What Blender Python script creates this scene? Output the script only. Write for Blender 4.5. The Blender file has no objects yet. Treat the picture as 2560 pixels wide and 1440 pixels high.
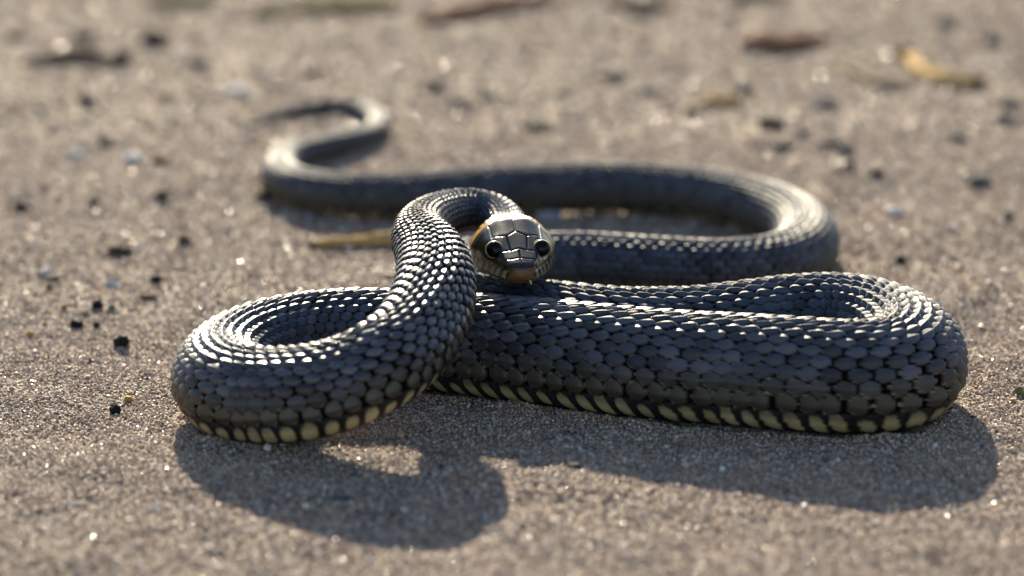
import bpy, math, random
import numpy as np
from mathutils import Vector

# ------------------------------------------------------------------ camera, sky, sun, exposure
SC = bpy.context.scene
COL = SC.collection
MM = 0.001

cam_data = bpy.data.cameras.new("camera")
cam = bpy.data.objects.new("camera", cam_data)
COL.objects.link(cam)
cam.location = (0.000000, -0.984738, 0.301978)
cam.rotation_euler = (math.radians(90 - 15.5), 0, 0)
cam_data.sensor_width = 36
cam_data.lens = 145.65
cam_data.clip_start = 0.02
cam_data.clip_end = 1000
cam_data.dof.use_dof = True
cam_data.dof.focus_distance = 1.027
cam_data.dof.aperture_fstop = 8.4
SC.camera = cam

SUN_ELEV = math.radians(23.2)
SUN_AZ = math.radians(-6.0)          # seen from the snake: behind it, a little to the left
world = bpy.data.worlds.new("World")
SC.world = world
world.use_nodes = True
wn = world.node_tree.nodes
sky = wn.new("ShaderNodeTexSky")
sky.sky_type = 'NISHITA'
sky.sun_disc = False
sky.sun_elevation = SUN_ELEV
sky.sun_rotation = SUN_AZ
sky.dust_density = 0.6
world.node_tree.links.new(sky.outputs[0], wn["Background"].inputs[0])
wn["Background"].inputs[1].default_value = 0.075

sun_data = bpy.data.lights.new("sun", 'SUN')
sun_data.energy = 5.0
sun_data.angle = math.radians(0.53)
sun_data.color = (1.0, 0.87, 0.645)
sun = bpy.data.objects.new("sun", sun_data)
COL.objects.link(sun)
to_sun = Vector((math.sin(SUN_AZ) * math.cos(SUN_ELEV), math.cos(SUN_AZ) * math.cos(SUN_ELEV), math.sin(SUN_ELEV)))
sun.rotation_euler = to_sun.to_track_quat('Z', 'Y').to_euler()
sun.location = to_sun * 3

SC.view_settings.view_transform = 'Standard'
SC.view_settings.look = 'None'
SC.view_settings.exposure = 1.2
SC.view_settings.gamma = 1.0

random.seed(4)
RNG = np.random.default_rng(11)

# ------------------------------------------------------------------ helpers
def new_mat(name):
    m = bpy.data.materials.new(name)
    m.use_nodes = True
    nt = m.node_tree
    return m, nt, nt.nodes["Principled BSDF"]

def add(nt, kind, **kw):
    n = nt.nodes.new(kind)
    for k, v in kw.items():
        setattr(n, k, v)
    return n

def ramp(nt, stops, interp='LINEAR'):
    r = nt.nodes.new("ShaderNodeValToRGB")
    r.color_ramp.interpolation = interp
    el = r.color_ramp.elements
    while len(el) < len(stops):
        el.new(0.5)
    for e, (p, c) in zip(el, stops):
        e.position = p
        e.color = (c[0], c[1], c[2], 1)
    return r

def tag(o, label, cat, group=None):
    o["label"] = label
    o["category"] = cat
    if group:
        o["group"] = group
    return o

def mesh_obj(name, verts, faces, mat, parent=None, smooth=True):
    me = bpy.data.meshes.new(name)
    me.from_pydata([tuple(v) for v in verts], [], faces)
    me.materials.append(mat)
    if smooth:
        me.polygons.foreach_set("use_smooth", [True] * len(me.polygons))
    me.update()
    o = bpy.data.objects.new(name, me)
    COL.objects.link(o)
    if parent:
        o.parent = parent
    return o

def grid_mesh(name, P, closed_u, caps=None):
    """P: rows x cols x 3 array -> mesh of quads; closed_u closes the columns; caps adds end points."""
    R, C = P.shape[:2]
    V = P.reshape(-1, 3)
    i = np.arange(R - 1)[:, None]
    j = np.arange(C if closed_u else C - 1)[None, :]
    j2 = (j + 1) % C
    q = np.stack([i * C + j, i * C + j2, (i + 1) * C + j2, (i + 1) * C + j], -1).reshape(-1, 4)
    tris = np.zeros((0, 3), int)
    if caps is not None:
        V = np.vstack([V, caps])
        a, b = R * C, R * C + 1
        jj = np.arange(C)
        j3 = (jj + 1) % C
        t0 = np.stack([np.full(C, a), j3, jj], -1)
        t1 = np.stack([np.full(C, b), (R - 1) * C + jj, (R - 1) * C + j3], -1)
        tris = np.vstack([t0, t1])
    me = bpy.data.meshes.new(name)
    me.vertices.add(len(V))
    me.vertices.foreach_set("co", V.astype(np.float32).ravel())
    nl = q.size + tris.size
    me.loops.add(nl)
    me.loops.foreach_set("vertex_index", np.concatenate([q.ravel(), tris.ravel()]).astype(np.int32))
    me.polygons.add(len(q) + len(tris))
    starts = np.concatenate([np.arange(len(q)) * 4, q.size + np.arange(len(tris)) * 3])
    me.polygons.foreach_set("loop_start", starts.astype(np.int32))
    me.update(calc_edges=True)
    me.polygons.foreach_set("use_smooth", np.ones(len(me.polygons), bool))
    me.validate()
    return me

def sstep(a, b, x):
    t = np.clip((x - a) / (b - a), 0, 1)
    return t * t * (3 - 2 * t)

def mix(a, b, w):
    return a * (1 - w[..., None]) + np.asarray(b) * w[..., None]

_wv = [(RNG.normal(size=2), RNG.uniform(0, 6.28)) for _ in range(40)]
def ground_z(x, y):
    """gentle relief of the packed sand, metres"""
    z = np.zeros_like(x, dtype=float)
    for k, (d, p) in enumerate(_wv):
        d = d / np.linalg.norm(d)
        wl = 0.012 * 1.09 ** k
        z = z + 0.00011 * (wl / 0.03) ** 0.35 * np.sin((x * d[0] + y * d[1]) * 6.283 / wl + p)
    return z + bank(x, y)

def bank(x, y):
    """sand pushed up a little along the resting coils and pressed down under them"""
    P = np.array(SPINE, float)
    P = P[(P[:, 2] < P[:, 3] * 1.02) & (P[:, 3] > 2.5)]
    q = []
    for a, b in zip(P[:-1], P[1:]):
        m = int(np.hypot(*(b - a)[:2]) / 4) + 1
        if np.hypot(*(b - a)[:2]) < 45:
            q.append(a + (b - a) * np.linspace(0, 1, m, endpoint=False)[:, None])
    q = np.vstack(q)
    xf = np.ravel(x) / MM; yf = np.ravel(y) / MM
    out = np.zeros(len(xf))
    near = np.where((np.abs(xf) < 190) & (yf > -70) & (yf < 420))[0]
    for c in range(0, len(near), 20000):
        ii = near[c:c + 20000]
        d = np.hypot(xf[ii][:, None] - q[None, :, 0], yf[ii][:, None] - q[None, :, 1]) / q[None, :, 3]
        k = np.argmin(d, axis=1); dm = d[np.arange(len(ii)), k]; rr = q[k, 3]
        wob = 0.6 + 0.4 * np.sin(xf[ii] * 0.31 + 1.3 * np.sin(yf[ii] * 0.23)) * np.cos(yf[ii] * 0.19 + xf[ii] * 0.07)
        out[ii] = rr * (0.075 * wob * np.exp(-((dm - 0.88) / 0.20) ** 2) - 0.05 * np.exp(-(dm / 0.5) ** 2))
    return out.reshape(np.shape(x)) * MM

# ------------------------------------------------------------------ the snake's centre line
# centre line from the tail tip to the neck: x, y, z of the axis and body radius, millimetres
SPINE = [
    (-84.4,289.6,0.8,0.76), (-80.0,296.1,1.3,1.40), (-74.0,304.1,1.7,1.79), (-64.2,312.1,2.0,2.18), (-55.3,313.9,2.3,2.44),
    (-48.0,307.8,2.5,2.69), (-43.4,296.2,2.8,3.05), (-42.0,283.7,3.0,3.27), (-43.9,271.5,3.2,3.49), (-49.4,261.1,3.6,3.83),
    (-58.8,249.8,3.9,4.17), (-65.9,240.2,4.2,4.50), (-69.3,226.8,4.5,4.82), (-68.2,210.3,4.9,5.23), (-62.3,196.1,5.2,5.64),
    (-51.3,186.8,5.5,5.95), (-38.4,183.6,5.7,6.17), (-21.0,186.0,6.0,6.41), (-3.5,188.9,6.2,6.66), (14.0,190.4,6.4,6.90),
    (31.6,190.0,6.5,7.02), (48.9,185.4,6.7,7.22), (62.4,176.3,6.9,7.40), (73.2,163.2,7.1,7.67), (80.2,146.9,7.3,7.90),
    (82.0,128.5,7.5,8.12), (78.8,110.3,7.7,8.32), (70.3,96.9,7.9,8.44), (56.0,90.6,8.0,8.61), (34.5,93.4,8.1,8.74),
    (18.4,96.3,8.2,8.87), (2.2,93.2,8.4,9.06), (-8.6,87.0,8.8,9.44), (-16.2,76.5,9.1,9.78), (-19.1,63.3,9.4,10.09),
    (-16.8,49.2,9.6,10.37), (-9.8,39.4,9.9,10.69), (0.0,32.0,10.3,11.03), (12.2,26.8,10.6,11.38), (22.2,21.3,10.8,11.63),
    (32.3,18.2,11.0,11.80), (47.4,17.6,11.2,12.09), (62.7,21.6,11.6,12.44), (72.9,23.5,11.9,12.76), (83.0,22.5,12.1,13.05),
    (91.5,15.6,12.2,13.17), (96.5,4.6,12.3,13.24), (97.5,-7.1,12.3,13.19), (93.5,-18.0,12.2,13.15), (85.4,-21.8,12.3,13.20),
    (70.0,-20.2,12.4,13.32), (55.6,-16.0,12.3,13.18), (41.1,-12.1,12.1,13.03), (21.7,-4.6,11.9,12.83), (2.0,4.0,11.7,12.54),
    (-10.0,9.4,11.3,12.20), (-23.1,14.4,11.1,11.96), (-38.3,17.1,11.0,11.78), (-50.3,15.4,10.8,11.67), (-60.0,10.1,10.7,11.51),
    (-67.0,1.9,10.5,11.32), (-70.5,-8.8,10.4,11.21), (-70.2,-20.6,10.9,11.18), (-66.3,-29.9,11.2,11.18), (-58.4,-35.5,11.7,11.21),
    (-48.6,-41.1,14.1,11.05), (-39.9,-42.2,16.9,10.65), (-32.3,-40.4,20.4,10.27), (-25.8,-33.7,23.5,9.95), (-21.2,-23.0,27.2,9.66),
    (-19.0,-11.4,31.0,9.27), (-19.1,1.6,33.8,8.49), (-20.7,12.3,35.1,7.67), (-22.9,22.4,35.4,6.74), (-22.9,34.7,35.3,6.10),
    (-20.3,45.1,34.9,5.75), (-15.8,53.4,34.4,5.49), (-10.4,57.8,33.8,5.30), (-5.2,56.9,32.9,5.19), (-1.9,50.9,31.9,5.17),
]

# ------------------------------------------------------------------ the sand
def make_ground():
    def axis(a, b, step):
        core = np.arange(a, b + step / 2, step)
        ext = step * np.cumsum(1.32 ** np.arange(1, 44))
        ext = ext[ext < 160]
        return np.concatenate([(a - ext)[::-1], core, b + ext])
    xs = axis(-0.30, 0.30, 0.0026)
    ys = axis(-0.24, 0.70, 0.0028)
    X, Y = np.meshgrid(xs, ys)
    near = sstep(1.5, 0.4, np.hypot(X, Y - 0.2))
    Z = ground_z(X, Y) * near
    me = grid_mesh("sand_ground", np.stack([X, Y, Z], -1), False)
    m, nt, b = new_mat("packed sand")
    tc = add(nt, "ShaderNodeTexCoord")
    n1 = add(nt, "ShaderNodeTexNoise"); n1.inputs["Scale"].default_value = 700; n1.inputs["Detail"].default_value = 6; n1.inputs["Roughness"].default_value = 0.7
    n2 = add(nt, "ShaderNodeTexNoise"); n2.inputs["Scale"].default_value = 45; n2.inputs["Detail"].default_value = 5
    n3 = add(nt, "ShaderNodeTexVoronoi"); n3.inputs["Scale"].default_value = 1300
    for n in (n1, n2, n3):
        nt.links.new(tc.outputs["Object"], n.inputs["Vector"])
    r1 = ramp(nt, [(0.28, (0.06, 0.042, 0.032)), (0.45, (0.21, 0.15, 0.112)), (0.60, (0.29, 0.212, 0.158)), (0.75, (0.46, 0.355, 0.28))])
    nt.links.new(n1.outputs["Fac"], r1.inputs[0])
    r2 = ramp(nt, [(0.3, (0.72, 0.71, 0.72)), (0.55, (1, 0.98, 0.96)), (0.75, (1.12, 1.08, 1.02))])
    nt.links.new(n2.outputs["Fac"], r2.inputs[0])
    mx = add(nt, "ShaderNodeMixRGB", blend_type='MULTIPLY'); mx.inputs[0].default_value = 1
    nt.links.new(r1.outputs[0], mx.inputs[1]); nt.links.new(r2.outputs[0], mx.inputs[2])
    nt.links.new(mx.outputs[0], b.inputs["Base Color"])
    b.inputs["Roughness"].default_value = 0.8
    bp = add(nt, "ShaderNodeBump"); bp.inputs["Strength"].default_value = 1.0; bp.inputs["Distance"].default_value = 0.0007
    nt.links.new(n3.outputs["Distance"], bp.inputs["Height"])
    nt.links.new(bp.outputs[0], b.inputs["Normal"])
    me.materials.append(m)
    o = bpy.data.objects.new("sand_ground", me)
    COL.objects.link(o)
    o["kind"] = "structure"
    o["label"] = "packed beige sand with fine grains"

make_ground()

def grain_material():
    m, nt, b = new_mat("sand grain")
    oi = add(nt, "ShaderNodeObjectInfo")
    r = ramp(nt, [(0.0, (0.03, 0.03, 0.033)), (0.035, (0.17, 0.115, 0.08)), (0.17, (0.36, 0.24, 0.18)), (0.40, (0.48, 0.34, 0.24)),
                  (0.64, (0.56, 0.42, 0.31)), (0.80, (0.66, 0.57, 0.49)), (0.90, (0.48, 0.28, 0.11)), (0.925, (0.45, 0.37, 0.31)), (0.975, (0.75, 0.72, 0.66))], 'CONSTANT')
    nt.links.new(oi.outputs["Random"], r.inputs[0])
    nt.links.new(r.outputs[0], b.inputs["Base Color"])
    w = add(nt, "ShaderNodeTexWhiteNoise", noise_dimensions='1D')
    nt.links.new(oi.outputs["Random"], w.inputs["W"])
    mr = add(nt, "ShaderNodeMapRange")
    mr.inputs["From Min"].default_value = 0.0; mr.inputs["From Max"].default_value = 0.35
    mr.inputs["To Min"].default_value = 0.2; mr.inputs["To Max"].default_value = 0.65
    nt.links.new(w.outputs["Value"], mr.inputs["Value"])
    nt.links.new(mr.outputs[0], b.inputs["Roughness"])
    return m

def make_grains():
    pts = []; size = []
    def fill(y0, y1, per_cm2, lo, hi):
        d0 = 1.03 + (y0 + y1) / 2
        hw = 0.165 * d0 + 0.03
        n = int((y1 - y0) * 2 * hw * 1e4 * per_cm2)
        x = RNG.uniform(-1, 1, n); x = hw * x * (1 + 0.12 * RNG.normal(size=n) * (np.abs(x) > 0.85)); y = RNG.uniform(y0, y1, n)
        s = lo * (hi / lo) ** (RNG.random(n) ** 1.7)
        pts.append(np.stack([x, y], -1)); size.append(s)
    # a thinner spread of coarser grains all round, fading out
    m = 190000
    x = RNG.uniform(-0.55, 0.55, m); y = RNG.uniform(-0.45, 1.0, m)
    e = np.maximum(np.abs(x) / 0.55, np.abs((y - 0.275) / 0.725))
    keep = (RNG.random(m) < sstep(1.0, 0.55, e)) & ((np.abs(x) > 0.165 * (1.03 + y) - 0.01) | (y < -0.15) | (y > 0.56))
    pts.append(np.stack([x[keep], y[keep]], -1)); size.append(0.6 * 3.0 ** (RNG.random(keep.sum()) ** 1.4))
    fill(-0.20, -0.07, 170, 0.3, 0.95)
    fill(-0.07, 0.08, 340, 0.22, 0.75)
    fill(0.08, 0.28, 110, 0.35, 1.15)
    fill(0.28, 0.62, 30, 0.6, 1.8)
    fill(-0.20, 0.10, 0.8, 0.9, 1.7)
    fill(0.10, 0.62, 0.7, 1.1, 2.6)
    p = np.vstack(pts); s = np.concatenate(size) * MM
    z = ground_z(p[:, 0], p[:, 1]) + s * RNG.uniform(-0.12, 0.22, len(s))
    n = len(s)
    me = bpy.data.meshes.new("sand_grains")
    me.vertices.add(n)
    me.vertices.foreach_set("co", np.column_stack([p, z]).astype(np.float32).ravel())
    a = me.attributes.new("size", 'FLOAT', 'POINT'); a.data.foreach_set("value", s.astype(np.float32))
    a = me.attributes.new("turn", 'FLOAT_VECTOR', 'POINT'); a.data.foreach_set("vector", RNG.uniform(0, 6.28, (n, 3)).astype(np.float32).ravel())
    a = me.attributes.new("pick", 'INT', 'POINT'); a.data.foreach_set("value", RNG.integers(0, 5, n).astype(np.int32))
    o = bpy.data.objects.new("sand_grains", me)
    COL.objects.link(o)
    gm = grain_material()
    me.materials.append(gm)
    ng = bpy.data.node_groups.new("scatter grains", 'GeometryNodeTree')
    ng.interface.new_socket("Geometry", in_out='INPUT', socket_type='NodeSocketGeometry')
    ng.interface.new_socket("Geometry", in_out='OUTPUT', socket_type='NodeSocketGeometry')
    N = ng.nodes; L = ng.links
    gi = N.new("NodeGroupInput"); go = N.new("NodeGroupOutput")
    join = N.new("GeometryNodeGeometryToInstance")
    for k in range(5):
        ico = N.new("GeometryNodeMeshIcoSphere"); ico.inputs["Radius"].default_value = 0.5; ico.inputs["Subdivisions"].default_value = 2
        noi = N.new("ShaderNodeTexNoise"); noi.noise_dimensions = '4D'; noi.inputs["W"].default_value = 3.7 * k; noi.inputs["Scale"].default_value = 1.9
        pos = N.new("GeometryNodeInputPosition")
        vm = N.new("ShaderNodeVectorMath"); vm.operation = 'SUBTRACT'; vm.inputs[1].default_value = (0.5, 0.5, 0.5)
        L.new(noi.outputs["Color"], vm.inputs[0])
        sc = N.new("ShaderNodeVectorMath"); sc.operation = 'SCALE'; sc.inputs["Scale"].default_value = 1.1
        L.new(vm.outputs[0], sc.inputs[0])
        sp = N.new("GeometryNodeSetPosition")
        L.new(ico.outputs["Mesh"], sp.inputs["Geometry"]); L.new(sc.outputs[0], sp.inputs["Offset"])
        sh = N.new("GeometryNodeSetShadeSmooth"); sh.inputs["Shade Smooth"].default_value = False
        L.new(sp.outputs[0], sh.inputs["Geometry"])
        sm = N.new("GeometryNodeSetMaterial"); sm.inputs["Material"].default_value = gm
        L.new(sh.outputs[0], sm.inputs["Geometry"])
        L.new(sm.outputs[0], join.inputs[0])
    def named(nm, t):
        q = N.new("GeometryNodeInputNamedAttribute"); q.data_type = t; q.inputs["Name"].default_value = nm
        return q.outputs[0]
    iop = N.new("GeometryNodeInstanceOnPoints")
    iop.inputs["Pick Instance"].default_value = True
    L.new(gi.outputs[0], iop.inputs["Points"]); L.new(join.outputs[0], iop.inputs["Instance"])
    L.new(named("pick", 'INT'), iop.inputs["Instance Index"])
    er = N.new("FunctionNodeEulerToRotation")
    L.new(named("turn", 'FLOAT_VECTOR'), er.inputs[0])
    L.new(er.outputs[0], iop.inputs["Rotation"])
    L.new(named("size", 'FLOAT'), iop.inputs["Scale"])
    L.new(iop.outputs[0], go.inputs[0])
    md = o.modifiers.new("scatter grains", 'NODES'); md.node_group = ng
    o["kind"] = "stuff"
    o["label"] = "loose sand grains covering the packed sand"
    o["category"] = "sand"

make_grains()

# ------------------------------------------------------------------ the snake
HEAD_BASE = Vector((-0.5, 24.0, 27.5))      # replaced below by the end of the neck
HEAD_LEN = 33.0
HEAD_YAW = math.radians(6.0)
U = 0.1015                                   # one unit of the head tables in mm

def spline(P, per=24):
    """centripetal Catmull-Rom through the rows of P"""
    P = np.vstack([2 * P[0] - P[1], P, 2 * P[-1] - P[-2]])
    out = []
    for i in range(1, len(P) - 2):
        p0, p1, p2, p3 = P[i - 1], P[i], P[i + 1], P[i + 2]
        t0 = 0.0
        t1 = t0 + max(np.linalg.norm((p1 - p0)[:3]), 1e-6) ** 0.5
        t2 = t1 + max(np.linalg.norm((p2 - p1)[:3]), 1e-6) ** 0.5
        t3 = t2 + max(np.linalg.norm((p3 - p2)[:3]), 1e-6) ** 0.5
        t = np.linspace(t1, t2, per, endpoint=False)[:, None]
        a1 = (t1 - t) / (t1 - t0) * p0 + (t - t0) / (t1 - t0) * p1
        a2 = (t2 - t) / (t2 - t1) * p1 + (t - t1) / (t2 - t1) * p2
        a3 = (t3 - t) / (t3 - t2) * p2 + (t - t2) / (t3 - t2) * p3
        b1 = (t2 - t) / (t2 - t0) * a1 + (t - t0) / (t2 - t0) * a2
        b2 = (t3 - t) / (t3 - t1) * a2 + (t - t1) / (t3 - t1) * a3
        out.append((t2 - t) / (t2 - t1) * b1 + (t - t1) / (t2 - t1) * b2)
    out.append(P[-2][None])
    return np.vstack(out)

def smooth(a, n):
    k = np.hanning(2 * n + 1); k /= k.sum()
    pad = np.vstack([2 * a[0] - a[n:0:-1], a, 2 * a[-1] - a[-2:-n - 2:-1]])
    return np.stack([np.convolve(pad[:, c], k, 'valid') for c in range(a.shape[1])], -1)

# head tables: distance behind the snout tip t, then section control values (see make_snake)
HEAD = np.array([
    # t    wt   zte  zc    w   zm   wl   zl   wb   zb
    [10,  29,  10,  14,   36,  -8,  31, -26,  17, -34],
    [35,  36,  18,  22,   46,  -5,  45, -27,  28, -39],
    [65,  44,  27,  31,   59,   3,  60, -29,  38, -43],
    [100, 55,  39,  43,   72,   9,  73, -32,  46, -47],
    [140, 59,  48,  57,   90,  12,  87, -36,  56, -50],
    [190, 62,  59,  71,  105,  10,  99, -38,  64, -52],
    [208, 61,  62,  76,  108,   9, 102, -38,  64, -52],
    [236, 58,  57,  68,  108,   6, 100, -38,  63, -52],
    [275, 52,  53,  59,   97,   2,  90, -37,  58, -51],
    [315, 42,  47,  55,   72,   0,  66, -35,  48, -50],
    [370, 36,  42,  51,   55,   0,  48, -32,  38, -49]], float)

def make_snake():
    P = np.array(SPINE, float)
    base = np.array(HEAD_BASE_MM)
    d = np.array([math.sin(HEAD_YAW), -math.cos(HEAD_YAW), HEAD_DROP])
    L = HEAD_LEN
    extra = [np.append(base + d * q * L, HEAD_R) for q in (0.0, 0.2, 0.4, 0.6, 0.8, 1.0)]
    P = np.vstack([P, extra])
    A = spline(P, 30)
    seg = np.linalg.norm(np.diff(A[:, :3], axis=0), axis=1)
    s = np.concatenate([[0], np.cumsum(seg)])
    uu = np.arange(0, s[-1], 0.5)
    A = np.stack([np.interp(uu, s, A[:, c]) for c in range(4)], -1)
    A = smooth(A, 10)
    seg = np.linalg.norm(np.diff(A[:, :3], axis=0), axis=1)
    s = np.concatenate([[0], np.cumsum(seg)])
    S = s[-1]
    # scale-row number counted from the head towards the tail
    pitch = (0.405 + 0.06 * sstep(150, 70, S - s)) * np.maximum(A[:, 3], 1.0)
    tang = np.stack([np.gradient(A[:, c], s) for c in range(3)], -1)
    kap = smooth(np.linalg.norm(np.stack([np.gradient(tang[:, c], s) for c in range(3)], -1), axis=1)[:, None], 24)[:, 0]
    pitch = pitch / (1 + 0.5 * np.clip(kap * A[:, 3], 0, 0.9))
    n_from_tail = np.concatenate([[0], np.cumsum(seg / pitch[:-1])])
    nrow = n_from_tail[-1] - n_from_tail
    # ring positions: fine near the head and in the sharp coils, coarser on the blurred tail
    ns = nrow[::-1]; ss = s[::-1]
    n_max = ns[-1]
    t_head = np.concatenate([10 * (1 - np.cos(np.linspace(0.12, 1.2, 12))) * U / 1.0 * 0.9, np.arange(7.2, 350, 1.35) * U])
    n_start = np.interp(S - 350 * U, s, nrow)
    body_n = np.concatenate([np.arange(n_start, min(FINE_ROWS, n_max), 1 / 15.0), np.arange(FINE_ROWS, n_max - 0.05, 1 / 7.0)])
    s_body = np.interp(body_n, ns, ss)
    s_ring = np.concatenate([S - t_head, s_body])
    s_ring = np.sort(s_ring)                       # tail -> head
    s_ring = s_ring[s_ring > 0.3]
    n_ring = np.interp(s_ring, s, nrow)
    C = np.stack([np.interp(s_ring, s, A[:, c]) for c in range(3)], -1)
    r = np.interp(s_ring, s, A[:, 3])
    T = np.stack([np.interp(s_ring, s, np.gradient(A[:, c], s)) for c in range(3)], -1)
    T /= np.linalg.norm(T, axis=1, keepdims=True)
    side = np.cross(T, [0, 0, 1.0]); side /= np.linalg.norm(side, axis=1, keepdims=True)
    upv = np.cross(side, T)
    t = (S - s_ring) / U                            # head distance in table units

    # columns: angle around the body, -90 = belly, 90 = back
    LO = -18.0
    rows_w = np.array([1.40, 1.25, 1.12, 1.04, 1, 0.97, 0.95, 0.93, 0.93, 0.93, 0.95, 0.97, 1, 1.04, 1.12, 1.25, 1.40])
    edges = LO + np.concatenate([[0], np.cumsum(rows_w)]) / rows_w.sum() * (180 - 2 * LO)
    al_d = np.interp(np.linspace(0, 17, 17 * 14 + 1), np.arange(18), edges)
    al_b = np.linspace(-90, LO, 24, endpoint=False)
    al = np.concatenate([al_b, al_d, 180 - al_b[::-1][:-1]])   # -90 .. just short of 270
    ar = np.radians(al)
    R, K = len(s_ring), len(al)
    ca, sa = np.cos(ar), np.sin(ar)
    low = sa < 0
    ex = 0.80
    bx = np.where(low, np.sign(ca) * np.abs(ca) ** ex, ca) * 1.03
    bz = np.where(low, -np.abs(sa) ** ex * 0.93, sa * 0.97)

    X = r[:, None] * bx[None, :]
    Z = r[:, None] * bz[None, :]

    # how far the skin is stretched (outside of a bend) or gathered (inside)
    Kv = np.stack([np.interp(s_ring, s, smooth(np.gradient(tang[:, c], s)[:, None], 16)[:, 0]) for c in range(3)], -1)
    stretch = 1 - (Kv * side).sum(1)[:, None] * X - (Kv * upv).sum(1)[:, None] * Z
    fit = 0.405 * r[:, None] / (np.interp(s_ring, s, pitch)[:, None] * np.clip(stretch, 0.3, 3))

    # ---- scales: a relief of overlapping keeled scales, pointed towards the tail
    wrow = np.interp(al, edges, np.arange(18.0), left=-1, right=18)
    dors = (al >= LO) & (al <= 180 - LO)
    n2 = n_ring[:, None] + np.zeros((1, K))
    w2 = wrow[None, :] + np.zeros((R, 1))
    H = np.zeros((R, K)); BR = np.zeros((R, K)); EDGE = np.zeros((R, K)); ROW = np.zeros((R, K)); ALONG = np.zeros((R, K))
    rnd = np.random.default_rng(3).random((40, 600))
    jn = np.floor(w2)
    for dj in (-1, 0, 1):
        j = jn + dj
        ok = (j >= 0) & (j <= 16)
        bb = w2 - (j + 0.5)
        off = 0.5 * (np.mod(j, 2))
        k0 = np.round(n2 - off)
        lat = np.clip(np.abs(j - 8) / 8.0, 0, 1)            # 0 on the back, 1 on the lowest row
        for dk in (-1, 0, 1):
            kk = k0 + dk
            idj = np.clip(j, 0, 39).astype(int); idk = np.clip(kk + 5, 0, 599).astype(int)
            rv = rnd[idj, idk]
            rv2 = rnd[(idj + 20) % 40, idk]
            a = n2 - off - kk + (rv - 0.5) * 0.13
            b = bb + (rv2 - 0.5) * 0.09
            half = np.clip((0.555 - 0.04 * lat) * fit, 0.40, 0.58)
            q = np.clip(1 - np.abs(a / half) ** 2.1, 0, 1)
            wid = (0.60 + 0.02 * lat + 0.05 * rv2) * q ** (0.80 - 0.18 * lat)
            inside = (q > 0) & (np.abs(b) < wid) & ok
            f = np.clip(1 - (b / np.maximum(wid, 1e-4)) ** 2, 0, 1)
            roof = 1 - np.abs(b) / np.maximum(wid, 1e-4)
            dome = ((0.62 - 0.3 * lat) * f ** 0.33 + (0.38 + 0.0 * lat) * roof + 0.3 * lat * f) * np.clip(q, 0, 1) ** 0.3
            tipfall = 1 - np.clip((a - half * 0.80) / (half * 0.2), 0, 1) ** 2
            h = 0.020 + dome * (0.066 + 0.012 * rv) * tipfall + 0.036 * (a / half) \
                + (0.016 - 0.013 * lat) * np.exp(-(b / 0.09) ** 2) * np.clip(q * 2, 0, 1)
            h = np.where(inside, h, -1)
            better = h > H
            H = np.where(better, h, H)
            BR = np.where(better, rv, BR)
            EDGE = np.where(better, f * np.clip(q * 3, 0, 1), EDGE)
            ROW = np.where(better, lat, ROW)
            ALONG = np.where(better, a, ALONG)
    # belly scutes: one per row, wrapping up the sides
    bel = np.where(al < LO, (LO - al) / (90 + LO), np.where(al > 180 - LO, (al - 180 + LO) / (90 + LO), 0))
    isb = ~dors
    slant = -0.65
    av = np.mod(n2 + slant * bel[None, :] + 0.25, 1.0)
    kv = np.floor(n2 + slant * bel[None, :] + 0.25)
    hv = 0.012 + 0.045 * sstep(0, 0.18, av) * (0.35 + 0.65 * av) * sstep(1.0, 0.93, av)
    hv = hv * sstep(0, 0.05, bel)[None, :]
    H = np.where(isb[None, :], hv, H)

    # ---- colour
    C0 = np.array([0.0045, 0.0045, 0.005])
    slate = np.array([0.056, 0.064, 0.089]); olive = np.array([0.050, 0.046, 0.036])
    colr = slate[None, None, :] * (0.6 + 0.8 * BR)[..., None]
    colr = mix(colr, olive * 1.0, sstep(0.72, 1.0, ROW))  # lowest rows browner: warm bounce light put into the colour
    col = mix(C0[None, None, :] + np.zeros_like(colr), colr, sstep(0.06, 0.34, EDGE) * (H > 0.001))
    # pale rim along the edges of the lower scales
    rim = sstep(0.03, 0.12, EDGE) * sstep(0.40, 0.20, EDGE) * sstep(0.45, 0.85, ROW)
    rim = rim * sstep(0.05, -0.25, ALONG)
    col = mix(col, np.array([0.24, 0.23, 0.16]), rim * 0.9)
    # a few black flecks on the flanks
    fleck = (BR > 0.93) & (ROW > 0.25) & (ROW < 0.8)
    col = np.where(fleck[..., None], col * 0.35, col)
    rv = np.random.default_rng(8).random(800)[np.clip(kv + 5, 0, 799).astype(int)]
    rv2b = np.random.default_rng(18).random(800)[np.clip(kv + 5, 0, 799).astype(int)]
    rad = np.abs((av - 0.45 - 0.12 * (rv2b - 0.5)) / (0.34 + 0.08 * (rv - 0.5))) ** 2.6 + np.abs((bel[None, :] - 0.30 - 0.08 * (rv2b - 0.5)) / (0.25 + 0.12 * (rv - 0.5))) ** 2.6
    patch = sstep(1.0, 0.75, rad)
    tailw = sstep(FINE_ROWS + 40, FINE_ROWS + 10, n2)
    cream = np.array([0.50, 0.42, 0.24])
    vb = np.array([0.012, 0.012, 0.013])
    vcol = mix(vb + np.zeros_like(colr), cream, patch * (0.55 + 0.45 * tailw) * (0.75 + 0.25 * rv))
    vcol = mix(vcol, olive * 1.8, 0.75 * patch * sstep(0.26, 0.06, bel)[None, :])
    col = np.where(isb[None, :, None], vcol, col)
    ROUGH = 0.35 + 0.12 * (BR - 0.5)
    ROUGH = ROUGH + 0.26 * sstep(FINE_ROWS - 25, FINE_ROWS + 15, n2)
    ROUGH = np.where(EDGE < 0.15, 0.6, ROUGH)
    SPEC = np.where(isb[None, :], 0.25, 0.42 * sstep(0.10, 0.40, EDGE) * (0.8 + 0.4 * BR))

    # ---- head: sections lofted through control points, with shields cut in by grooves
    hw = sstep(372, 300, t)
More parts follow.
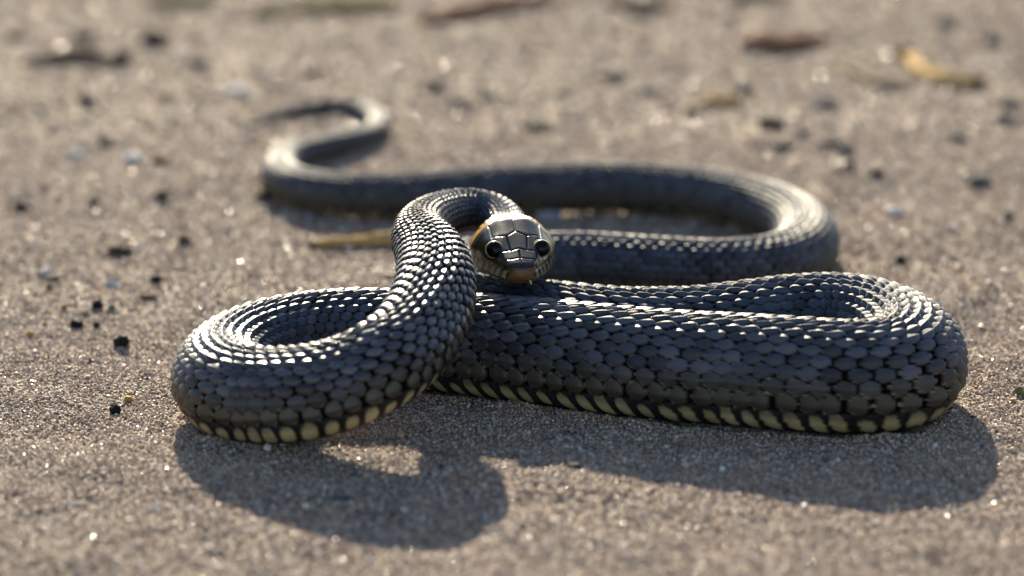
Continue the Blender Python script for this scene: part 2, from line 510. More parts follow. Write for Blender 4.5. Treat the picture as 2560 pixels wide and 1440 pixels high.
    hr = np.where(t < 380)[0]
    th = t[hr]
    tt = np.maximum(th, 10)
    fine = np.arange(0, 400, 1.0)
    kern = np.hanning(27); kern /= kern.sum()
    hv_ = []
    for c in range(1, 10):
        v_ = np.interp(fine, HEAD[:, 0], HEAD[:, c])
        v_[:10] = HEAD[0, c] + (HEAD[1, c] - HEAD[0, c]) / 25 * (fine[:10] - 10)
        pad = np.concatenate([2 * v_[0] - v_[13:0:-1], v_, 2 * v_[-1] - v_[-2:-15:-1]])
        hv_.append(np.interp(tt, fine, np.convolve(pad, kern, 'valid')))
    wt, zte, zc, w, zm, wl, zl, wb, zb = hv_
    # control polygon of the half section from belly to crown
    cp = np.stack([np.stack([0 * w, zb], -1), np.stack([wb * 0.7, zb], -1), np.stack([wb * 1.18, (zb * 0.72 + zl * 0.28)], -1), np.stack([wl, zl], -1),
                   np.stack([(wl + w) / 2 + 0.5, (zl + zm) / 2], -1), np.stack([w * 0.985, zm], -1), np.stack([wt + (w - wt) * 0.52, zm + (zte - zm) * 0.62], -1),
                   np.stack([wt, zte], -1), np.stack([wt * 0.55, zc - 1.0], -1), np.stack([0 * w, zc], -1)], 1)   # rows x 10 x 2
    uq = np.array([0, 0.10, 0.17, 0.24, 0.33, 0.44, 0.58, 0.72, 0.86, 1.0])
    uc = (np.where(al > 90, 180 - al, al) + 90) / 180.0
    sgn = np.where(al > 90, -1.0, 1.0)
    idx = np.clip(np.searchsorted(uq, uc, side='right') - 1, 0, 8)
    f = ((uc - uq[idx]) / (uq[idx + 1] - uq[idx]))[None, :, None]
    mir = np.concatenate([cp[:, 1:2] * [-1, 1], cp, cp[:, 8:9] * [-1, 1]], 1)
    p0, p1, p2, p3 = mir[:, idx], mir[:, idx + 1], mir[:, idx + 2], mir[:, idx + 3]
    hp = 0.5 * (2 * p1 + (p2 - p0) * f + (2 * p0 - 5 * p1 + 4 * p2 - p3) * f ** 2 + (3 * p1 - p0 - 3 * p2 + p3) * f ** 3)
    tipq = np.sqrt(np.clip(1 - ((19 - np.minimum(th, 19)) / 19) ** 2, 0.0, 1))[:, None] ** 0.8
    hx = hp[..., 0] * sgn * tipq
    hz = (hp[..., 1] + 10) * tipq - 10
    tg = th[:, None] + 0 * hx

    # shields of the crown: grooves along their seams, in plan (x, t)
    def groove(pts, wdt):
        dmin = np.full(hx.shape, 1e9)
        for (x0, t0), (x1, t1) in zip(pts[:-1], pts[1:]):
            dx, dt = x1 - x0, t1 - t0
            q = np.clip(((hx - x0) * dx + (tg - t0) * dt) / (dx * dx + dt * dt), 0, 1)
            dmin = np.minimum(dmin, np.hypot(hx - x0 - q * dx, tg - t0 - q * dt))
        return np.exp(-(dmin / wdt) ** 2)
    top = sstep(0.60, 0.72, uc)[None, :] + 0 * hx
    G = np.zeros_like(hx)
    seams = [[(0, 8), (0, 71)], [(-42, 37), (-20, 35), (0, 38), (20, 35), (42, 37)], [(-60, 74), (-34, 71), (-16, 72), (0, 79), (16, 72), (34, 71), (60, 74)],
             [(-40, 20), (-44, 70)], [(40, 20), (44, 70)], [(-21, 74), (-25, 130)], [(21, 74), (25, 130)], [(-25, 130), (0, 152), (25, 130)],
             [(-25, 130), (-60, 138)], [(25, 130), (60, 138)], [(0, 152), (0, 238)], [(-60, 138), (-62, 200), (-40, 238), (0, 238)], [(60, 138), (62, 200), (40, 238), (0, 238)],
             [(-33, 13), (-20, 9), (0, 7), (20, 9), (33, 13)]]
    for sm_ in seams:
        G = np.maximum(G, groove(sm_, 2.0))
    G *= top
    # sides: lip scales, mouth line, scales of the cheek
    zrel = hz - (-27 - 0.045 * tg)                           # height above the mouth line
    sidew = sstep(0.66, 0.60, uc)[None, :] + 0 * hx
    mouth = np.exp(-(zrel / 1.7) ** 2) * sstep(235, 215, tg)
    lipbars = np.zeros_like(hx); lipdark = np.zeros_like(hx)
    for tb, bw in ((18, 3.0), (44, 6.5), (70, 4.0), (98, 9.0), (128, 5.0), (160, 7.0), (192, 4.5)):
        x_ = tg - (tb - 0.55 * np.clip(zrel, -20, 30))
        lipbars = np.maximum(lipbars, 0.55 * np.exp(-(x_ / 1.8) ** 2))
        lipdark = np.maximum(lipdark, sstep(bw + 3, bw - 1, np.abs(x_ - 3)))
    lip = sstep(-20, -17, zrel) * sstep(27, 24, zrel) * sidew * sstep(228, 214, tg)
    upl = np.exp(-((zrel - 26) / 1.8) ** 2) * sidew * sstep(228, 214, tg)
    rostral = sstep(15, 11, tg) * sstep(34, 31, np.abs(hx)) * sstep(14, 11, hz)
    G = np.maximum(G, mouth)
    G = np.maximum(G, 0.9 * lipbars * lip * (1 - rostral))
    G = np.maximum(G, 0.7 * upl * (1 - rostral))
    cheek = np.zeros_like(hx)
    for tb in (46, 72, 128, 168, 205):
        cheek = np.maximum(cheek, np.exp(-((tg - tb - 0.3 * hz) / 2.0) ** 2))
    G = np.maximum(G, 0.7 * cheek * sidew * sstep(25, 29, zrel))
    # nostril
    nost = np.exp(-(((tg - 26) / 5.0) ** 2 + ((hz - 3) / 5.5) ** 2))
    # eye sockets
    sock = np.exp(-(((tg - 98) / 25.0) ** 2 + ((hz - 30) / 24.0) ** 2) ** 2) * sstep(42, 54, np.abs(hx))
    brow = np.exp(-(((tg - 98) / 34.0) ** 2 + ((np.abs(hx) - 54) / 9.0) ** 2)) * sstep(30, 40, hz)
    disp = -1.9 * G - 6.0 * nost - 7.0 * sock + 3.5 * brow + 1.2 * top * (1 - G)
    rr = np.hypot(hx, hz - 5) + 1e-6
    nx, nz = hx / rr, (hz - 5) / rr
    flatn = top * 0.9
    nx2 = nx * (1 - flatn); nz2 = nz * (1 - flatn) + flatn
    hx2 = hx + disp * nx2 * tipq
    hz2 = hz + disp * nz2 * tipq

    # colours of the head
    hc = np.zeros(hx.shape + (3,)) + np.array([0.030, 0.032, 0.036])
    speck = np.random.default_rng(5).random(hx.shape)
    hc = hc * (0.7 + 0.3 * speck)[..., None]
    hc = mix(hc, np.array([0.040, 0.039, 0.028]), sidew * sstep(40, 20, hz))
    temple = np.array([0.05, 0.05, 0.038])
    hc = mix(hc, temple, sidew * sstep(125, 150, tg) * sstep(24, 30, zrel))
    pale = np.array([0.32, 0.29, 0.18])
    hc = mix(hc, pale * (0.8 + 0.4 * speck)[..., None], lip * (1 - 0.8 * lipdark * sstep(-4, 6, zrel)) * (0.72 - 0.3 * sstep(120, 200, tg)))
    hc = mix(hc, np.array([0.010, 0.010, 0.010]), lip * lipdark * sstep(6, 15, zrel) * 0.9)
    hc = mix(hc, pale * 0.8, sidew * sstep(-16, -22, zrel) * 0.8)
    patch2 = np.exp(-(((tg - 148) / 20) ** 2 + ((hz - 2) / 12) ** 2) ** 2) * sidew
    hc = mix(hc, pale * 0.85, patch2 * 0.85)
    blackb = np.exp(-(((tg - 120) / 12) ** 2 + ((hz + 2) / 14) ** 2) ** 2) * sidew
    hc = mix(hc, np.array([0.008, 0.008, 0.008]), blackb * 0.9)
    hc = mix(hc, np.array([0.13, 0.056, 0.020]), rostral * sstep(17, -4, hz) * 0.9)
    hc = mix(hc, np.array([0.06, 0.045, 0.03]), rostral * sstep(-2, 12, hz) * 0.8)
    hc = mix(hc, np.array([0.24, 0.14, 0.055]), sstep(18, 12, tg) * sstep(2, -2, zrel) * 0.8)
    hc = mix(hc, np.array([0.006, 0.006, 0.006]), np.clip(G * 0.75 + nost * 1.2, 0, 1))
    hc = mix(hc, np.array([0.01, 0.01, 0.01]), sstep(0.2, 0.6, sock) * 0.85)
    cs = 240 - 34 * sstep(30, 85, np.abs(hx))
    collar = sstep(0, 8, tg - cs) * sstep(300, 284, tg) * sstep(-22, -8, hz) * sstep(4, 16, np.abs(hx))
    hc = mix(hc, np.array([0.62, 0.34, 0.07]), collar)
    blackn = sstep(288, 298, tg) * sstep(352, 335, tg) * sstep(-25, -10, hz) * sstep(10, 24, np.abs(hx))
    hc = mix(hc, np.array([0.012, 0.012, 0.012]), blackn)

    scale_in = sstep(240, 262, t)[:, None]
    H = H * scale_in
    HW = hw[hr][:, None]
    X[hr] = X[hr] * (1 - HW) + hx2 * U * HW
    Z[hr] = Z[hr] * (1 - HW) + hz2 * U * HW
    cw = sstep(372, 335, t)[hr][:, None] + 0 * hx
    keep = (0.45 + 0.55 * sstep(0.0, 0.5, EDGE[hr]))
    keep = np.where(tg > 246, keep, 1.0)
    col[hr] = mix(col[hr], np.zeros(3), cw) + (hc * keep[..., None]) * cw[..., None]
    hrough = 0.19 + 0.25 * G + 0.04 * speck + 0.16 * sstep(205, 245, tg)
    ROUGH[hr] = ROUGH[hr] * (1 - cw) + hrough * cw
    hspec = 0.42 * (1 - 0.8 * np.clip(G, 0, 1)) * (0.5 + 0.5 * keep)
    SPEC[hr] = SPEC[hr] * (1 - cw) + hspec * cw

    disp = H * np.minimum(r, 14)[:, None]
    X += disp * ca[None, :]
    Z += disp * sa[None, :]
    PT = C[:, None, :] + side[:, None, :] * X[..., None] + upv[:, None, :] * Z[..., None]
    caps = np.vstack([C[0] - T[0] * 0.4, C[-1] + T[-1] * 0.12 * U + upv[-1] * (-10 * U)])
    origin = np.array([0.0, 30.0, 0.0])
    me = grid_mesh("snake", (PT[:, ::-1] - origin) * MM, True, (caps - origin) * MM)
    cc = np.concatenate([col[:, ::-1].reshape(-1, 3), [[0.01] * 3, [0.25, 0.135, 0.05]]])
    cc = np.column_stack([np.clip(cc, 0, 1), np.ones(len(cc))])
    at = me.color_attributes.new("hide", 'FLOAT_COLOR', 'POINT')
    at.data.foreach_set("color", cc.astype(np.float32).ravel())
    ra = me.attributes.new("rough", 'FLOAT', 'POINT')
    ra.data.foreach_set("value", np.concatenate([ROUGH[:, ::-1].ravel(), [0.4, 0.4]]).astype(np.float32))

    sa_ = me.attributes.new("sheen", 'FLOAT', 'POINT')
    sa_.data.foreach_set("value", np.concatenate([SPEC[:, ::-1].ravel(), [0.2, 0.3]]).astype(np.float32))

    m, nt, b = new_mat("snake skin")
    va = add(nt, "ShaderNodeAttribute", attribute_name="hide")
    vr = add(nt, "ShaderNodeAttribute", attribute_name="rough")
    tc = add(nt, "ShaderNodeTexCoord")
    no = add(nt, "ShaderNodeTexNoise"); no.inputs["Scale"].default_value = 2600; no.inputs["Detail"].default_value = 3
    nb = add(nt, "ShaderNodeTexNoise"); nb.inputs["Scale"].default_value = 140; nb.inputs["Detail"].default_value = 4
    nt.links.new(tc.outputs["Object"], no.inputs["Vector"]); nt.links.new(tc.outputs["Object"], nb.inputs["Vector"])
    rr_ = ramp(nt, [(0.3, (0.75, 0.75, 0.75)), (0.7, (1.25, 1.22, 1.15))])
    nt.links.new(nb.outputs["Fac"], rr_.inputs[0])
    mx = add(nt, "ShaderNodeMixRGB", blend_type='MULTIPLY'); mx.inputs[0].default_value = 1
    nt.links.new(va.outputs["Color"], mx.inputs[1]); nt.links.new(rr_.outputs[0], mx.inputs[2])
    nt.links.new(mx.outputs[0], b.inputs["Base Color"])
    ad = add(nt, "ShaderNodeMath", operation='MULTIPLY_ADD'); ad.inputs[1].default_value = 0.22
    sb = add(nt, "ShaderNodeMath", operation='SUBTRACT'); sb.inputs[1].default_value = 0.5
    nt.links.new(nb.outputs["Fac"], sb.inputs[0]); nt.links.new(sb.outputs[0], ad.inputs[0]); nt.links.new(vr.outputs["Fac"], ad.inputs[2])
    nt.links.new(ad.outputs[0], b.inputs["Roughness"])
    b.inputs["IOR"].default_value = 1.5
    vs_ = add(nt, "ShaderNodeAttribute", attribute_name="sheen")
    nt.links.new(vs_.outputs["Fac"], b.inputs["Specular IOR Level"])
    bp = add(nt, "ShaderNodeBump"); bp.inputs["Strength"].default_value = 0.25; bp.inputs["Distance"].default_value = 0.00012
    nt.links.new(no.outputs["Fac"], bp.inputs["Height"]); nt.links.new(bp.outputs[0], b.inputs["Normal"])
    me.materials.append(m)
    o = bpy.data.objects.new("snake", me)
    COL.objects.link(o)
    o.location = origin * MM
    tag(o, "coiled dark slate grass snake with keeled scales, cream belly edge and raised neck", "snake")
    print("snake rings", R, "cols", K, "rows", n_max, "length mm", S, "fine n at", n_ring[np.argmin(np.abs(C[:, 0] - 300))])

    # ---- eyes, and the small tongue tip at the lip
    i = np.argmin(np.abs(t - 98))
    def head_pt(tq, x, z):
        q = np.argmin(np.abs(t - tq))
        return (C[q] + side[q] * x * U + upv[q] * z * U - origin) * MM
    em, nt, b = new_mat("eye iris")
    b.inputs["Base Color"].default_value = (0.50, 0.42, 0.20, 1); b.inputs["Roughness"].default_value = 0.12
    b.inputs["Specular IOR Level"].default_value = 0.3
    pm, nt, b = new_mat("eye pupil")
    b.inputs["Base Color"].default_value = (0.003, 0.003, 0.003, 1); b.inputs["Roughness"].default_value = 0.05; b.inputs["Specular IOR Level"].default_value = 0.22
    for sg in (1, -1):
        c = head_pt(98, sg * 58.5, 29)
        ax = side[i] * sg * 0.12 + T[i] * 0.93 + upv[i] * 0.34
        ax /= np.linalg.norm(ax)
        e1 = np.cross(ax, [0, 0, 1.0]); e1 /= np.linalg.norm(e1); e2 = np.cross(e1, ax)
        def cap(radius, lat0, lat1, nr, nc):
            vs = []; fs = []
            for a in range(nr + 1):
                th_ = lat0 + (lat1 - lat0) * a / nr
                for q in range(nc):
                    ph = 2 * math.pi * q / nc
                    vs.append((ax * math.cos(th_) + (e1 * math.cos(ph) + e2 * math.sin(ph)) * math.sin(th_)) * radius)
            for a in range(nr):
                for q in range(nc):
                    fs.append((a * nc + q, a * nc + (q + 1) % nc, (a + 1) * nc + (q + 1) % nc, (a + 1) * nc + q))
            fs.append(tuple(range(nc))[::-1])
            fs.append(tuple(nr * nc + q for q in range(nc)))
            return vs, fs
        v_, f_ = cap(23.0 * U * MM, 0.02, 3.10, 20, 32)
        eye = mesh_obj("eye", v_, f_, em, o)
        eye.location = c
        eye["label"] = "glossy round eye with pale golden ring"
        v_, f_ = cap(23.4 * U * MM, 0.02, 1.05, 12, 32)
        pu = mesh_obj("pupil", v_, f_, pm, eye)
    tm, nt, b = new_mat("tongue tip")
    b.inputs["Base Color"].default_value = (0.65, 0.36, 0.12, 1); b.inputs["Roughness"].default_value = 0.4
    vs = []; fs = []
    rr2 = [1.8, 3.0, 2.6, 3.2, 2.4, 0.8]
    for a, q in enumerate(rr2):
        for k_ in range(10):
            ph = k_ * 0.6283
            vs.append(Vector((math.cos(ph) * q + a * 0.7, -a * 1.2 + math.sin(ph) * q * 0.8, -a * 2.1)) * U * MM)
    for a in range(len(rr2) - 1):
        for k_ in range(10):
            fs.append((a * 10 + k_, a * 10 + (k_ + 1) % 10, a * 10 + 10 + (k_ + 1) % 10, a * 10 + 10 + k_))
    fs.append(tuple(range(10))); fs.append(tuple(range(50, 60))[::-1])
    tg_ = mesh_obj("tongue_tip", vs, fs, tm, o)
    tg_.location = head_pt(6, -20, -24)
    tg_["label"] = "tiny orange tongue tip at the lip"
    return o

FINE_ROWS = 105
HEAD_BASE_MM = (-0.9, 44.1, 30.6)
HEAD_R = 5.2
HEAD_DROP = -0.02
make_snake()

# ------------------------------------------------------------------ pebbles
def stone_mat(name, c, rough=0.6, var=0.35):
    m, nt, b = new_mat(name)
    tc = add(nt, "ShaderNodeTexCoord")
    n = add(nt, "ShaderNodeTexNoise"); n.inputs["Scale"].default_value = 900; n.inputs["Detail"].default_value = 5
    nt.links.new(tc.outputs["Object"], n.inputs["Vector"])
    r = ramp(nt, [(0.3, [v * (1 - var) for v in c]), (0.7, [min(1, v * (1 + var)) for v in c])])
    nt.links.new(n.outputs["Fac"], r.inputs[0]); nt.links.new(r.outputs[0], b.inputs["Base Color"])
    b.inputs["Roughness"].default_value = rough
    b.inputs["Specular IOR Level"].default_value = 0.2
    bp = add(nt, "ShaderNodeBump"); bp.inputs["Strength"].default_value = 0.5; bp.inputs["Distance"].default_value = 0.0003
    nt.links.new(n.outputs["Fac"], bp.inputs["Height"]); nt.links.new(bp.outputs[0], b.inputs["Normal"])
    return m

PCOL = {'black': (0.014, 0.015, 0.017), 'dark': (0.045, 0.043, 0.042), 'grey': (0.12, 0.115, 0.11), 'brown': (0.085, 0.055, 0.032), 'green': (0.16, 0.19, 0.07),
        'amber': (0.48, 0.28, 0.06), 'orange': (0.50, 0.20, 0.07), 'white': (0.68, 0.66, 0.64), 'pale': (0.40, 0.39, 0.40), 'violet': (0.42, 0.42, 0.52), 'slate': (0.10, 0.11, 0.125)}
PMAT = {k: stone_mat(k + " stone", v, 0.45 if k in ('amber', 'orange') else 0.75) for k, v in PCOL.items()}
PLABEL = {'black': "small rough black pebble lying loose on the sand", 'dark': "charcoal grey-brown pebble lying loose on the sand",
          'grey': "mid grey pebble half sunk in the sand", 'brown': "brown stone chip on the sand", 'green': "greenish pebble on the sand", 'amber': "tiny amber quartz pebble on the sand",
          'orange': "tiny orange pebble on the sand", 'white': "white quartz pebble on the sand", 'pale': "pale grey stone on the sand", 'violet': "pale violet pebble on the sand", 'slate': "slate grey flake on the sand"}
# x, y (mm), width, height (mm), colour, label of its own or None
PEBBLES = [
    (-124.1, 421.7, 8.60, 4.71, 'black', 'large black pebble behind the knobbed dark twig, beyond the tail'),
    (-149.7, 428.3, 6.13, 3.62, 'dark', 'charcoal pebble between the knobbed dark twig and the short olive blade'),
    (-173.2, 427.0, 5.57, 3.34, 'dark', None),
    (-106.2, 385.0, 6.49, 3.52, 'grey', None),
    (-25.7, 350.1, 7.39, 3.43, 'black', 'black pebble alone on open sand beyond the tail curl'),
    (-16.8, 322.0, 5.17, 2.59, 'dark', None),
    (-8.5, 336.5, 5.75, 2.35, 'grey', None),
    (8.2, 292.2, 8.36, 2.53, 'black', 'wide flat black pebble behind the long thin rear coil'),
    (15.7, 339.4, 4.98, 2.10, 'grey', None),
    (82.3, 292.8, 7.85, 3.29, 'black', "large black pebble in the dark cluster behind the rear coil's bend"),
    (83.0, 262.7, 5.70, 2.48, 'dark', 'charcoal pebble just in front of the large black one behind the rear bend'),
    (90.9, 278.6, 4.01, 2.26, 'grey', None),
    (99.3, 265.8, 5.46, 2.48, 'dark', None),
    (102.6, 257.4, 4.69, 2.22, 'grey', None),
    (-137.5, 325.5, 5.71, 2.33, 'dark', None),
    (-126.5, 271.1, 3.74, 2.49, 'dark', None),
    (-67.7, 373.2, 5.37, 2.68, 'grey', None),
    (-110.1, 138.6, 6.96, 2.25, 'brown', "flat dark brown chip lying on sand beside the straw's dark tip"),
    (-97.7, 111.1, 2.85, 2.20, 'black', 'black pebble between the flat brown chip and the left loop'),
    (-143.9, 191.0, 3.98, 2.34, 'black', None),
    (-122.6, 192.9, 3.29, 2.11, 'black', None),
    (-103.6, 203.8, 4.02, 2.60, 'dark', 'charcoal pebble on sand level with the tail bend'),
    (-107.5, 245.0, 4.16, 2.44, 'brown', None),
    (-110.9, 83.3, 3.21, 2.36, 'black', 'black pebble right against the small green pebble'),
    (-107.1, 81.7, 2.35, 1.61, 'green', 'small olive green pebble next to a black pebble, beside the left loop'),
    (-115.0, 67.8, 3.59, 2.11, 'black', 'angular black pebble beside a smaller round black one'),
    (-109.7, 67.4, 1.90, 1.48, 'black', 'tiny round black pebble between two bigger black pebbles'),
    (-101.5, 48.2, 4.36, 3.12, 'black', 'biggest clear black pebble on the sand beside the left loop'),
    (-97.8, -10.1, 3.15, 2.36, 'black', 'glossy black pebble with amber pebble next to it, beside the left loop'),
    (-95.5, 0.3, 2.19, 1.29, 'amber', 'amber pebble just behind the glossy black pebble'),
    (108.4, 132.2, 2.90, 2.23, 'black', 'lone black pebble outside the right bend of the big coil'),
    (110.6, 180.2, 4.41, 3.02, 'white', "bright white pebble on sand outside the rear coil's bend"),
    (109.7, 224.8, 4.09, 2.65, 'dark', None),
    (102.4, 234.3, 3.15, 2.18, 'dark', None),
    (126.7, 4.1, 2.59, 1.80, 'green', 'dark green pebble on the sand to the side of the big coil'),
    (98.1, -27.1, 4.26, 1.55, 'brown', 'brown chip lying in the shadow against the big front coil'),
    (34.4, -67.9, 2.05, 0.84, 'black', "tiny black pebble at the edge of the big coil's shadow"),
    (14.7, -58.3, 3.20, 0.94, 'dark', 'dark pebble where the two coil shadows meet'),
    (-39.7, -80.8, 4.96, 1.10, 'slate', "slate grey flake inside the left loop's shadow"),
    (10.7, 182.6, 7.68, 3.03, 'pale', 'pale grey stone inside the rear coil behind the head'),
    (-89.9, 342.4, 8.14, 2.89, 'pale', 'pale grey stone beyond the tail tip'),
    (-116.3, 247.1, 5.63, 2.69, 'white', None),
    (-134.2, 254.3, 5.42, 2.46, 'white', None),
    (-128.5, 117.4, 4.41, 1.99, 'pale', 'pale grey stone on open sand near a charcoal pebble and the violet one'),
    (-109.3, 106.2, 3.72, 1.75, 'violet', 'pale violet pebble between the brown chip and black pebbles'),
    (45.8, 470.7, 8.02, 3.44, 'dark', 'charcoal pebble resting against the brown twig piece'),
    (58.1, 314.0, 4.37, 2.57, 'dark', 'charcoal pebble at the end of the short faded straw'),
    (153.7, 454.0, 5.67, 3.12, 'grey', None),
    (167.7, 427.0, 6.12, 3.34, 'grey', None),
    (161.1, 322.0, 6.47, 3.10, 'grey', None),
    (101.0, 323.2, 6.47, 3.37, 'grey', None),
    (156.7, 300.5, 4.59, 2.55, 'dark', None),
    (140.0, 274.9, 5.00, 2.25, 'grey', None),
    (124.1, -1.7, 1.79, 0.99, 'amber', 'amber pebble beside the dark green pebble'),
    (113.0, 13.7, 1.41, 1.01, 'orange', "tiny orange pebble touching the big coil's right bend"),
    (-106.7, -6.7, 1.58, 0.89, 'amber', None),
    (-119.9, 82.1, 1.71, 1.28, 'orange', 'tiny orange pebble on sand beyond the green pebble'),
    (-126.4, 59.0, 1.89, 1.26, 'amber', None),
    (-98.4, 94.0, 4.33, 1.51, 'brown', 'flat brown chip between the lone black pebble and the left loop'),
    (-126.4, 112.4, 4.39, 1.54, 'dark', None),
    (-93.0, 150.9, 3.40, 2.04, 'brown', None),
    (-74.1, 205.3, 4.98, 2.37, 'brown', 'brown chip under the outer bend of the tail'),
    (-74.2, 216.9, 1.91, 1.67, 'orange', 'tiny orange bead standing in for a glint at the outer bend of the tail'),  # an orange glint, put in as a small coloured stone
    (87.1, 116.5, 2.65, 1.76, 'grey', None),
    (140.4, 216.0, 7.17, 2.87, 'grey', None),
    (143.0, 171.1, 2.77, 2.08, 'dark', None),
    (-79.0, 474.9, 10.05, 2.87, 'grey', 'grey stone half under the long olive grass blade'),
    (77.0, 345.4, 5.26, 2.37, 'grey', None),
    (32.1, 369.5, 8.03, 2.68, 'grey', None),
    (44.7, 345.4, 10.52, 2.63, 'grey', None),
]

def rock_mesh(seed, mat):
    rg = np.random.default_rng(seed)
    import bmesh
    bm = bmesh.new()
    bmesh.ops.create_icosphere(bm, subdivisions=3, radius=0.5)
    co = np.array([v.co[:] for v in bm.verts])
    nrm = co / np.linalg.norm(co, axis=1, keepdims=True)
    for _ in range(9):                              # broken facets
        dd = rg.normal(size=3); dd /= np.linalg.norm(dd)
        lim = rg.uniform(0.30, 0.46)
        over = np.maximum(co @ dd - lim, 0)
        co = co - over[:, None] * dd * 0.85
    for _ in range(10):
        dd = rg.normal(size=3) * rg.uniform(3, 12)
        co = co + nrm * (0.02 * np.sin(nrm @ dd + rg.uniform(0, 6)))[:, None]
    for v, c in zip(bm.verts, co):
        v.co = c
    me = bpy.data.meshes.new("pebble")
    bm.to_mesh(me); bm.free()
    me.materials.append(mat)
    me.polygons.foreach_set("use_smooth", [True] * len(me.polygons))
    return me

_rock = {}
for i, (x, y, w_, h_, c, lab) in enumerate(PEBBLES):
    key = (c, i % 4)
    if key not in _rock:
        _rock[key] = rock_mesh(100 + len(_rock), PMAT[c])
    o = bpy.data.objects.new("pebble", _rock[key])
    COL.objects.link(o)
    x *= MM; y *= MM
    w_ *= 1.0 + 0.25 * min(1, max(0, (y - 0.06) / 0.25))
    hgt = max(h_, 0.5) * 1.35 * MM
    z = float(ground_z(np.array([x]), np.array([y]))[0])
    o.scale = (w_ * MM, w_ * MM * random.uniform(0.75, 1.0), hgt)
    o.location = (x, y, z + hgt * 0.28)
    o.rotation_euler = (0, 0, random.choice((0, 3.14)) + random.uniform(-0.3, 0.3))
    if lab:
        tag(o, lab, "pebble")
    else:
        tag(o, PLABEL[c], "pebble", c + " pebbles scattered on the sand")

# ------------------------------------------------------------------ twigs, straws, bark chips
def plant_mat(name, ca_, cb_):
    m, nt, b = new_mat(name)
    tc = add(nt, "ShaderNodeTexCoord")
    mp = add(nt, "ShaderNodeMapping"); mp.inputs["Scale"].default_value = (60, 900, 900)
    nt.links.new(tc.outputs["Object"], mp.inputs[0])
    n = add(nt, "ShaderNodeTexNoise"); n.inputs["Scale"].default_value = 1.0; n.inputs["Detail"].default_value = 5
    nt.links.new(mp.outputs[0], n.inputs["Vector"])
    r = ramp(nt, [(0.3, ca_), (0.7, cb_)])
    nt.links.new(n.outputs["Fac"], r.inputs[0]); nt.links.new(r.outputs[0], b.inputs["Base Color"])
    b.inputs["Roughness"].default_value = 0.9
    b.inputs["Specular IOR Level"].default_value = 0.15
    bp = add(nt, "ShaderNodeBump"); bp.inputs["Strength"].default_value = 0.6; bp.inputs["Distance"].default_value = 0.0003
    nt.links.new(n.outputs["Fac"], bp.inputs["Height"]); nt.links.new(bp.outputs[0], b.inputs["Normal"])
    return m

SMAT = {'straw': plant_mat("dry straw", (0.42, 0.25, 0.08), (0.68, 0.46, 0.20)), 'rust': plant_mat("rusty bark", (0.17, 0.075, 0.04), (0.33, 0.17, 0.10)),
        'olive': plant_mat("dry olive blade", (0.20, 0.15, 0.05), (0.42, 0.34, 0.14)), 'bark': plant_mat("brown twig", (0.075, 0.05, 0.032), (0.17, 0.12, 0.08)),
        'tan': plant_mat("tan stalk", (0.25, 0.18, 0.10), (0.40, 0.31, 0.2)), 'tip': plant_mat("charred tip", (0.012, 0.011, 0.010), (0.035, 0.03, 0.025))}
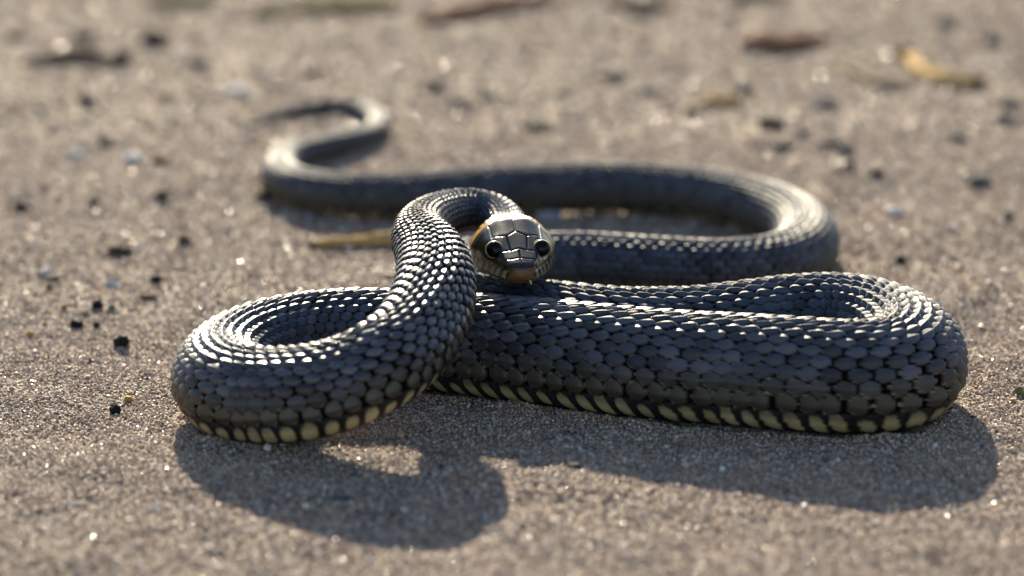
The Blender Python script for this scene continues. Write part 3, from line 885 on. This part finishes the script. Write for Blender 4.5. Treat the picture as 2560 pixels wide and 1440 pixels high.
# ([(x, y, half width) mm], colour, which ends are dark, name, label)
STICKS = [
    ([(-57.2,148.2,0.57), (-54.4,149.1,1.13), (-46.5,150.0,1.47), (-38.6,151.7,1.82), (-30.7,153.5,1.93), (-25.0,154.4,1.59)], 'straw', 's', 'straw', 'dry yellow straw with dark tip poking out behind the raised neck', 'straw'),
    ([(-34.3,177.5,0.93), (-32.5,178.4,1.51), (-29.0,177.9,1.74), (-25.5,177.0,1.51), (-23.2,176.1,0.69)], 'rust', '', 'bark_chip', 'short reddish bark chip lying against the thin rear coil', 'bark chip'),
    ([(-91.3,465.1,1.14), (-74.5,472.1,2.01), (-57.5,476.4,2.59), (-46.1,479.2,2.30), (-40.5,484.9,1.16)], 'olive', '', 'grass_blade', 'long dry olive grass blade on the sand far behind the tail', 'grass blade'),
    ([(-130.7,492.1,1.16), (-118.8,489.2,1.74), (-107.5,493.5,1.45)], 'olive', '', 'grass_blade', 'short dry olive grass blade end beyond the longer blade', 'grass blade'),
    ([(-31.1,452.6,1.42), (-22.8,462.3,2.28), (-11.5,470.7,2.43), (1.4,480.6,2.45), (15.9,487.8,1.45)], 'rust', '', 'twig', 'slanting reddish twig beside the long olive grass blade', 'twig'),
    ([(79.7,420.4,1.66), (85.4,412.5,2.48), (93.7,412.5,2.34), (102.4,419.0,2.21), (109.4,424.3,1.25)], 'rust', '', 'twig', 'thick curved rusty brown twig alone on the sand', 'twig'),
    ([(133.0,402.2,1.92), (135.3,393.2,1.77), (138.1,372.6,2.01), (143.5,359.7,2.26), (151.1,356.1,1.99), (155.7,354.9,1.85)], 'straw', 'se', 'straw', 'bent yellow straw blackened at both ends', 'straw'),
    ([(-165.2,380.6,0.81), (-156.9,385.6,1.76), (-148.0,390.7,2.31), (-139.6,388.2,1.63), (-129.3,386.9,1.90)], 'bark', 'e', 'twig', 'dark brown twig with one blackened knobbed end', 'twig'),
    ([(60.5,322.0,1.03), (66.2,326.6,1.82), (74.2,330.1,1.30)], 'straw', '', 'straw', 'short faded straw piece beside a charcoal pebble', 'straw'),
    ([(34.8,487.8,1.45), (43.3,483.5,2.02), (57.8,483.5,1.44)], 'bark', '', 'twig', 'brown twig piece with a charcoal pebble against it', 'twig'),
    ([(77.1,495.0,1.16), (85.7,493.5,2.03), (101.8,495.0,1.16)], 'bark', '', 'twig', 'plain thin brown twig farthest out on the sand', 'twig'),
    ([(108.9,385.0,0.68), (116.4,369.5,1.07), (123.3,356.1,1.19), (129.8,354.9,0.79)], 'tan', '', 'stalk', 'thin tan stalk running towards the bent straw', 'stalk'),
]

def stick(pts, colour, ends, name, label, cat):
    P = np.array([(x, y, 0, w) for x, y, w in pts], float)
    A = spline(P, 10)
    A[:, 3] *= 1.2
    A[:, 2] = A[:, 3] * 0.62 + np.array([ground_z(np.array([x * MM]), np.array([y * MM]))[0] for x, y in A[:, :2]]) / MM
    c0 = A[len(A) // 2, :3].copy(); c0[2] = 0
    T = np.gradient(A[:, :3], axis=0); T /= np.linalg.norm(T, axis=1, keepdims=True)
    sd = np.cross(T, [0, 0, 1.0]); sd /= np.linalg.norm(sd, axis=1, keepdims=True)
    up_ = np.cross(sd, T)
    rg = np.random.default_rng(len(name) + len(pts))
    ph = np.linspace(0, 2 * np.pi, 14, endpoint=False)
    def tube(sel, grow):
        a = A[sel]
        rad = a[:, 3][:, None] * (1 + 0.13 * rg.normal(size=(len(a), 1))) * (1 + 0.07 * rg.normal(size=(len(a), 14))) * grow
        fold = 1 + 0.18 * np.cos(3 * ph)[None, :]
        Q = a[:, None, :3] + sd[sel][:, None, :] * (np.cos(ph)[None, :] * rad * fold)[..., None] + up_[sel][:, None, :] * (np.sin(ph)[None, :] * rad * 0.85 * fold)[..., None]
        return grid_mesh(name, (Q - c0) * MM, True, np.stack([a[0, :3], a[-1, :3]]) * MM - c0 * MM)
    n = len(A)
    me = tube(np.arange(n), 1.0)
    me.materials.append(SMAT[colour])
    o = bpy.data.objects.new(name, me); COL.objects.link(o)
    o.location = c0 * MM
    tag(o, label, cat)
    k = max(4, n // 8)
    for e in ends:
        sel = np.arange(k) if e == 's' else np.arange(n - k, n)
        tm = tube(sel, 1.35); tm.name = "dark_tip"; tm.materials.append(SMAT['tip'])
        to = bpy.data.objects.new("dark_tip", tm); COL.objects.link(to); to.parent = o
        to["label"] = "blackened end"

for st in STICKS:
    stick(*st)
